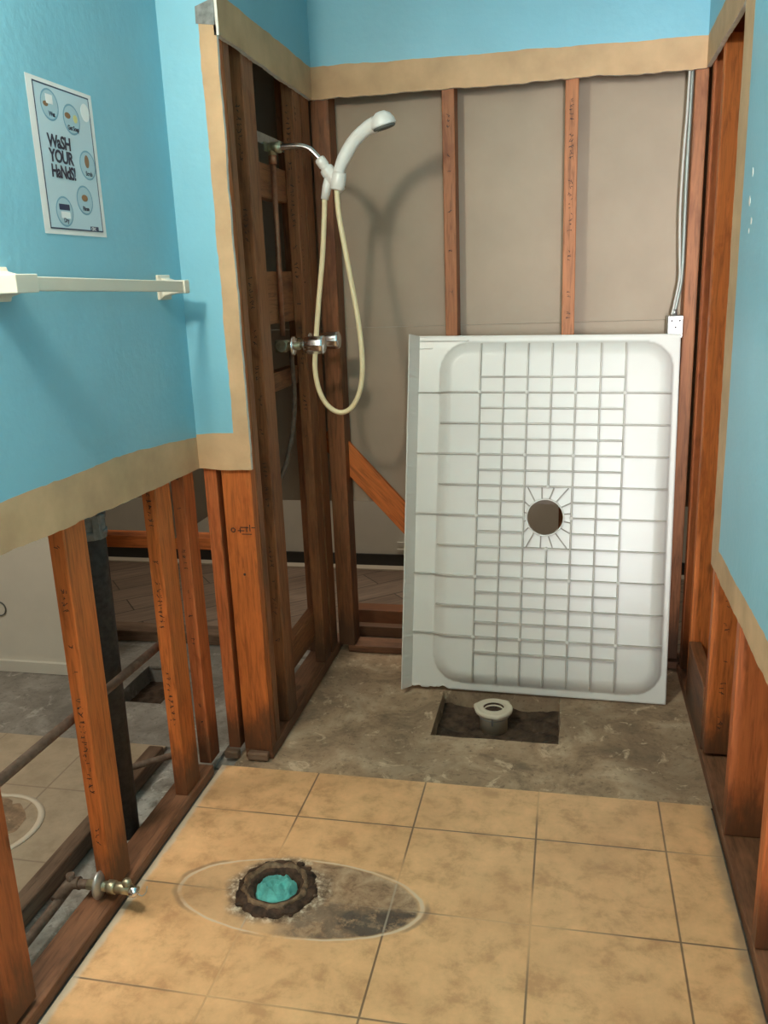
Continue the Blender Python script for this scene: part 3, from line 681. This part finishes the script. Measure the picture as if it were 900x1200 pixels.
for k, c in enumerate(vs):
    kk = k-9
    if abs(kk) < 2: rib(b, (us[0], c), (us[2], c)); rib(b, (us[4], c), (us[6], c))
    else: rib(b, (us[0], c), (us[6], c))
    if kk % 2 == 0:
        rib(b, (r0_+.002, c), (us[0], c), hgt=.012); rib(b, (us[6], c), (r1_-.003, c))
    if kk % 4 == 0 and abs(kk) < 9: rib(b, (.028, c), (r0_+.003, c), hgt=.010, wd=.004)
b.build('rib_grid', M['white_rib'], pan)
def pin(p):
    b = MB(); b.lathe([(.0065, -.002), (.0062, .013), (.0045, .0145), (0, .0148)], p, Wn, 16); b.build('ejector_pin', M['white'], pan)
for kk in (-8, -4, 0, 4, 8):
    for k in (0, 2, 4, 6):
        if not (kk == 0 and k == 2): pin(P(us[k], .622+.0529*kk, Hb))
for k in (vs[7], vs[11]): pin(P(us[3], k, Hb))
b = MB(); b.lathe([(hr-.001, -.02), (hr+.004, -.004), (hr+.004, .011), (hr-.001, .011)], P(hcx, hcy, Hb), Wn, 64, closed=True); b.build('drain_ring', M['white'], pan)
b = MB()
for k in range(16):
    a = 2*math.pi*(k+.5)/16; c_, s_ = math.cos(a), math.sin(a); q = min(.079/max(abs(c_), 1e-6), .102/max(abs(s_), 1e-6))
    rib(b, (hcx+c_*(hr+.003), hcy+s_*(hr+.003)), (us[3]+c_*q, .622+s_*q), hgt=.0085, wd=.0032)
b.build('drain_spokes', M['white_dirty'], pan)['label'] = 'grimy spokes around drain hole'
# skirt on the left edge: a slanted apron with chipped outer edge
b = MB(); n_ = 120; prev = None
for i in range(n_+1):
    c = L_*i/n_; e = .0025*noise.noise(Vector((c*30, 0, 2)))+.002*noise.noise(Vector((c*90, 4, 2)))
    ring = [P(.030, c, -.001), P(.004+e, c, .055+e), P(.0, c, .054), P(.022, c, -.006)]
    ring = [b.b.verts.new(x) for x in ring]
    if prev:
        for k in range(4): b.b.faces.new([prev[k], prev[(k+1) % 4], ring[(k+1) % 4], ring[k]])
    else: b.b.faces.new(ring[::-1])
    prev = ring
b.b.faces.new(prev); b.build('threshold_skirt', M['white'], pan)
b = MB()
def bar_uv(a0, a1, c0, c1, h0, h1):
    vsx = [b.b.verts.new(P(a, c, h)) for h in (h0, h1) for (a, c) in ((a0, c0), (a1, c0), (a1, c1), (a0, c1))]
    for q in ((3, 2, 1, 0), (4, 5, 6, 7), (0, 1, 5, 4), (1, 2, 6, 5), (2, 3, 7, 6), (3, 0, 4, 7)): b.b.faces.new([vsx[i] for i in q])
bar_uv(.03, .20, 1.222, 1.227, -.002, .010); bar_uv(.03, .075, 1.196, 1.199, -.002, .006); bar_uv(.024, W_, 1.2365, 1.2405, -.012, .004)
b.build('flange_lip', M['white'], pan, bevel=.001)

# ------------------------------------------------------------------ drain pipe in the pit
dr = empty('shower_drain', (-.232, 2.665, -.07), 'white plastic drain pipe with lobed flange standing in the soil pit', 'drain')
dc = (-.232, 2.665, .005)
b = MB(); b.lathe([(.033, -.075), (.047, -.075), (.047, -.030), (.050, -.028), (.050, -.020), (.046, -.018), (.046, -.004), (.033, -.004)], dc, (0, 0, 1), 40, closed=True); b.build('pipe_collar', M['caulk'], dr)
b = MB(); b.lathe([(.035, -.012), (.062, -.010), (.064, -.004), (.063, .004), (.056, .007), (.050, .003), (.040, .004), (.035, .008)], dc, (0, 0, 1), 72,
                  lobes=lambda a, q, h: 1+(.10*max(0, math.cos(3*a+.6))**6 if q > .055 else 0), closed=True); b.build('flange', M['caulk'], dr)
b = MB(); b.lathe([(.0352, -.012), (.0352, .004), (.0295, -.03), (.0295, -.07)], dc, (0, 0, 1), 40); b.build('pipe_bore', M['rust'], dr)
b = MB()
b.lathe([(.0475, -.0255), (.0515, -.0255), (.0515, -.0225), (.0475, -.0225)], dc, (0, 0, 1), 40, closed=True)
b.box(dc[0]-.003, dc[0]+.003, dc[1]-.062, dc[1]-.05, -.03, -.004); b.build('clamp_ring', M['galv'], dr)

# ------------------------------------------------------------------ toilet flange with rag
fl = empty('closet_flange', (fx, fy, 0), 'rusty broken toilet flange in the tile floor, black and crumbling', 'toilet flange')
def lump(b, prof, seed, amp, seg=72, org=(fx, fy, 0)):
    rings = []
    for (q, h) in prof:
        row = []
        for k in range(seg):
            a = 2*math.pi*k/seg; v = Vector((math.cos(a), math.sin(a), 0)); nz = noise.noise(Vector((v.x*3.1*q*12, v.y*3.1*q*12, seed+h*20)))+.6*noise.noise(Vector((v.x*q*90, v.y*q*90, seed+3)))
            row.append(b.b.verts.new((org[0]+v.x*q*(1+amp*2.2*nz), org[1]+v.y*q*(1+amp*2.2*nz), max(-.05, org[2]+h+amp*.05*nz))))
        rings.append(row)
    for i in range(len(rings)-1):
        for k in range(seg): b.b.faces.new([rings[i][k], rings[i][(k+1) % seg], rings[i+1][(k+1) % seg], rings[i+1][k]]).smooth = True
b = MB(); lump(b, [(.048, -.05), (.052, -.01), (.057, .008), (.066, .011), (.076, .010), (.086, .012), (.094, .008), (.100, .001), (.101, -.01)], 2., .045); b.build('rust_ring', M['rust'], fl, recalc=True)
b = MB(); lump(b, [(.066, .008), (.069, .016), (.075, .018), (.080, .014), (.082, .007)], 9., .05)
b.build('metal_ring', mottled('flaking_metal', (.16, .10, .055), .8, 50, .6, .8, 60), fl)
b = MB()
rng = random.Random(5)
for k in range(26):
    a = rng.uniform(0, 6.28); q = rng.uniform(.078, .106); c = Vector((fx+q*math.cos(a), fy+q*math.sin(a), .004)); s_ = rng.uniform(.003, .009)
    bmesh.ops.create_icosphere(b.b, subdivisions=1, radius=s_, matrix=Matrix.Translation(c) @ Matrix.Diagonal((rng.uniform(.8, 1.6), rng.uniform(.7, 1.3), .6, 1)))
o = b.build('crumbs', M['rust'], fl); o['kind'] = 'stuff'
b = MB(); ns = 44; g = []
for i in range(ns+1):
    q = .052*i/ns; row = []
    for k in range(64):
        a = 2*math.pi*k/64; x, y = q*math.cos(a), q*math.sin(a)
        fold = abs(noise.noise(Vector((x*38, y*38, 1.3))))*.022+abs(noise.noise(Vector((x*80+5, y*80, 4.3))))*.010
        row.append(b.b.verts.new((fx+x, fy+y, -.006+.022*(1-(q/.052)**2)**.5 - fold + .006 if q < .0519 else -.03)))
    g.append(row)
for i in range(ns):
    for k in range(64): b.b.faces.new([g[i][k], g[i][(k+1) % 64], g[i+1][(k+1) % 64], g[i+1][k]]).smooth = True
bmesh.ops.remove_doubles(b.b, verts=b.b.verts, dist=1e-6)
tag(b.build('rag', M['rag']), 'crumpled teal rag stuffed into the rusty toilet flange', 'rag')
# the neighbour's footprint beyond the left wall
b = MB(); b.lathe([(.14, 0.0), (.155, 0.0), (.155, .0025), (.14, .0025)], (-1.60, 1.80, .0), (0, 0, 1), 48, closed=True, lobes=lambda a, q, h: 1+.25*abs(math.cos(a)))
o = b.build('caulk_ring', M['caulk']); tag(o, 'pale dried caulk ring on the tile beyond the left wall studs', 'caulk')
b = MB(); lump(b, [(0.001, .0015), (.06, .002), (.11, .002), (.135, .0005)], 5., .03, 48, (-1.60, 1.80, 0)); o = b.build('mortar_residue', M['conc'])
tag(o, 'rough grey brown mortar patch inside the caulk ring beyond left wall', 'mortar')
b = MB(); b.lathe([(.028, 0.0), (.032, 0.0), (.032, .0015), (.028, .0015)], (-1.50, 2.285, .0), (0, 0, 1), 32, closed=True)
tag(b.build('floor_ring', M['grate']), 'thin dark ring mark on floor seen between two left wall studs', 'ring mark')

rw = bpy.data.objects['wall_right']
for (y_, z_, a_, c_) in ((2.19, 1.625, .004, .010), (2.205, 1.565, .008, .012), (2.17, 1.52, .007, .008), (2.19, 1.50, .004, .006)):
    b = MB(); b.prism([(XR-.0008, y_+a_*(1+.4*math.sin(k*5+y_*40))*math.cos(.8976*k), z_+c_*math.sin(.8976*k)) for k in range(7)], (.0006, 0, 0))
    b.build('paint_chip', M['gypsum'], rw)
b = MB(); b.lathe([(.026, 0), (.030, 0), (.030, .004), (.026, .004)], (-2.128, 2.7295, .257), (0, -1, 0), 32, closed=True)
tag(b.build('pipe_ring', M['grate']), 'thin dark ring on the pale wall beyond left studs, at the left photo edge', 'ring')
# ------------------------------------------------------------------ electrical
bx = empty('junction_box', (.338, 3.1, 1.245), 'small galvanised electrical box above the top right corner of the pan', 'electrical box')
b = MB(); b.box(.313, .3615, 3.045, 3.095, 1.20, 1.272); b.build('box_body', M['galv'], bx, bevel=.002)
b = MB(); b.box(.318, .357, 3.0425, 3.045, 1.205, 1.266); o = b.build('cover', M['galv'], bx)
for (x_, z_) in ((.325, 1.256), (.35, 1.256), (.3375, 1.235)):
    b = MB(); b.lathe([(.0035, 0), (.0035, .0008)], (x_, 3.0424, z_), (0, -1, 0), 12); b.build('screw', M['ink'], bx)
b = MB(); b.lathe([(.009, 0), (.009, .02)], (.335, 3.07, 1.272), (0, 0, 1), 14); b.build('connector', M['galv'], bx)
b = MB(); b.tube(catmull([(.354, 3.075, 2.05), (.353, 3.075, 1.9), (.3515, 3.073, 1.7), (.353, 3.072, 1.5), (.352, 3.072, 1.39), (.344, 3.072, 1.33), (.336, 3.07, 1.285)], 8), .0062, 10)
tag(b.build('metal_cable', M['cable']), 'grey armoured cable running down to the electrical box', 'cable')
b = MB(); b.tube(catmull([(.345, 3.066, 2.05), (.343, 3.066, 1.9), (.3385, 3.066, 1.75), (.337, 3.066, 1.6), (.343, 3.066, 1.45), (.345, 3.066, 1.39), (.333, 3.066, 1.31), (.327, 3.066, 1.275)], 8), .0036, 8)
tag(b.build('white_cable', M['cablew']), 'thin white wire hanging just left of the grey armoured cable', 'cable')

# ------------------------------------------------------------------ corner bead remnant
b = MB(); b.prism([(-.922, YN-.0018, 2.052), (-.874, YN-.0018, 2.045), (-.871, YN-.0018, 2.105), (-.921, YN-.0018, 2.09)], (0, .0015, 0))
b.box(-.8725, -.8711, YN-.001, YN+.012, 2.045, 2.105)
tag(b.build('corner_bead', M['bead']), 'dull grey metal corner bead scrap at top of the torn drywall corner', 'corner bead')

# ------------------------------------------------------------------ towel bar
tb = empty('towel_bar', (XL, 1.8, 1.428), 'cream plastic towel bar on the left blue wall below the poster', 'towel bar')
zb_ = 1.425
tz = lambda y: zb_+.016*(2.12-y)/.66
b = MB(); b.prism([(-.975, 1.46, tz(1.46)-.013), (-.975, 2.145, tz(2.145)-.013), (-.975, 2.145, tz(2.145)+.013), (-.975, 1.46, tz(1.46)+.013)], (.014, 0, 0)); b.build('bar', M['bar'], tb, bevel=.002)
for (y0_, y1_) in ((1.36, 1.50), (2.085, 2.16)):
    b = MB(); k = 1 if y0_ < 2 else 0
    ym = (y0_+y1_)/2; hw = (y1_-y0_)/2
    cr = [(0, hw if not k else .04, .031), (.006, hw if not k else .04, .031), (.009, hw*.62, .023), (.030, hw*(.42 if not k else .5), .017), (.048, hw*(.40 if not k else .5), .0165), (.068, hw*(.40 if not k else .5), .0165)]
    yc = ym if not k else 1.442; prev = None
    for (dx_, hy_, hz_) in cr:
        hy_ = min(hy_, .034) if dx_ > .008 else min(hy_, .036)
        ring = [b.b.verts.new((XL+dx_, yc+sy*hy_, tz(yc)+sz*hz_)) for (sy, sz) in ((-1, -1), (1, -1), (1, 1), (-1, 1))]
        if prev:
            for q in range(4): b.b.faces.new([prev[q], prev[(q+1) % 4], ring[(q+1) % 4], ring[q]])
        else: b.b.faces.new(ring[::-1])
        prev = ring
    b.b.faces.new(prev); b.build('bracket', M['bar'], tb, bevel=.003)

# ------------------------------------------------------------------ poster
py0_, py1_, pz0_, pz1_ = 1.626, 1.866, 1.538, 1.83
po = empty('poster', (XL+.001, 1.76, 1.68), 'laminated white hand washing poster taped to the left blue wall', 'poster')
X0 = XL+.0012
PM = {k: mat('print_'+k, c, .35) for k, c in dict(paper=(.80, .80, .78), field=(.38, .54, .61), bubble=(.16, .34, .45), light=(.50, .64, .70), navy=(.02, .035, .09), text=(.02, .02, .045), brown=(.25, .13, .06), yellow=(.62, .6, .25), white=(.8, .82, .82)).items()}
def quad(b, y0, y1, z0, z1, x): b.box(x, x+.0003, y0, y1, z0, z1)
b = MB(); quad(b, py0_, py1_, pz0_, pz1_, X0-.0006); b.build('sheet', PM['paper'], po)
b = MB(); quad(b, py0_+.022, py1_-.016, pz0_+.012, pz1_-.010, X0); b.build('printed_field', PM['light'], po)
b = MB(); a0, a1, c0, c1 = py0_+.020, py1_-.014, pz0_+.010, pz1_-.008; t = .0028
for q in ((a0, a1, c0, c0+t), (a0, a1, c1-t, c1), (a0, a0+t, c0, c1), (a1-t, a1, c0, c1)): quad(b, *q, X0+.0002)
b.build('border_line', PM['navy'], po)
def disc(b, y, z, ry, rz, x, n=28): b.prism([(x, y+ry*math.cos(2*math.pi*k/n), z+rz*math.sin(2*math.pi*k/n)) for k in range(n)], (.0002, 0, 0))
def pp(px, py):     # poster fractions -> wall y, z
    return py0_+(py1_-py0_)*px, pz1_-(pz1_-pz0_)*py
bubbles = [(.30, .155, 'Wet'), (.62, .21, 'Get Soap'), (.80, .50, 'Scrub'), (.68, .75, 'Rinse'), (.33, .845, 'Dry')]
for (x_, y_, t_) in bubbles:
    b = MB(); disc(b, *pp(x_, y_), .032, .030, X0+.0003); bo = b.build('bubble', PM['bubble'], po)
    b = MB(); disc(b, *pp(x_, y_), .0285, .0265, X0+.0005); bf = b.build('bubble_fill', PM['field']); bf.parent = bo; bf.matrix_parent_inverse = Matrix.Translation(-po.location)@Matrix.Translation(po.location)
b = MB(); Y_, Z_ = pp(.86, .135); disc(b, Y_, Z_, .017, .018, X0+.0004); b.build('badge', PM['white'], po)
b = MB(); quad(b, pp(.25, 0)[0], pp(.35, 0)[0], pp(0, .15)[1], pp(0, .09)[1], X0+.0007); b.build('tap_picture', PM['white'], po)
b = MB(); quad(b, pp(.27, 0)[0], pp(.41, 0)[0], pp(0, .89)[1], pp(0, .845)[1], X0+.0007); b.build('towel_picture', PM['white'], po)
for (x_, y_, a_, c_) in ((.24, .155, .009, .005), (.56, .19, .011, .006), (.79, .475, .009, .013), (.68, .735, .012, .007)):
    b = MB(); disc(b, *pp(x_, y_), a_, c_, X0+.0007); b.build('hands_picture', PM['brown'], po)
b = MB(); disc(b, *pp(.68, .20), .008, .008, X0+.0007); b.build('soap_picture', PM['yellow'], po)
b = MB(); quad(b, pp(.25, 0)[0], pp(.41, 0)[0], pp(0, .835)[1], pp(0, .795)[1], X0+.0007); b.build('dryer_picture', PM['navy'], po)
b = MB(); quad(b, pp(.72, 0)[0], pp(.86, 0)[0], pp(0, .965)[1], pp(0, .93)[1], X0+.0004); b.build('logo_block', PM['navy'], po)
def text(s_, y, z, size, mt, name, x, shear=0, sx=1., offset=0):
    cu = bpy.data.curves.new(name, 'FONT'); cu.body = s_; cu.size = size; cu.extrude = .0001; cu.offset = offset; cu.shear = shear
    cu.space_character = .92; cu.resolution_u = 3
    tmp = bpy.data.objects.new(name, cu); COL.objects.link(tmp); bpy.context.view_layer.update()
    me = bpy.data.meshes.new_from_object(tmp.evaluated_get(bpy.context.evaluated_depsgraph_get())); bpy.data.objects.remove(tmp)
    me.transform(Matrix(((0, 0, 1, x), (sx, 0, 0, y), (0, 1, 0, z), (0, 0, 0, 1)))); me.materials.append(mt)
    o = bpy.data.objects.new(name, me); COL.objects.link(o); o.parent = po; o.matrix_parent_inverse = Matrix.Translation(-po.location); return o
for i, (s_, y_) in enumerate((('WaSH', .425), ('YOUR', .52), ('HaNdS!', .62))):
    Y_, Z_ = pp(.20, y_); o = text(s_, Y_, Z_, .034, PM['text'], 'lettering', X0+.0009, .05, .98 if i < 2 else .9, .0011)
for (x_, y_, t_) in bubbles:
    Y_, Z_ = pp(x_, y_+.065); text(t_, Y_-.0024*len(t_), Z_-.002, .0125, PM['text'], 'lettering', X0+.0009, 0, 1, .0004)
Y_, Z_ = pp(.735, .957); text('CDC', Y_, Z_, .009, PM['white'], 'lettering', X0+.0009, 0, 1, .0002)
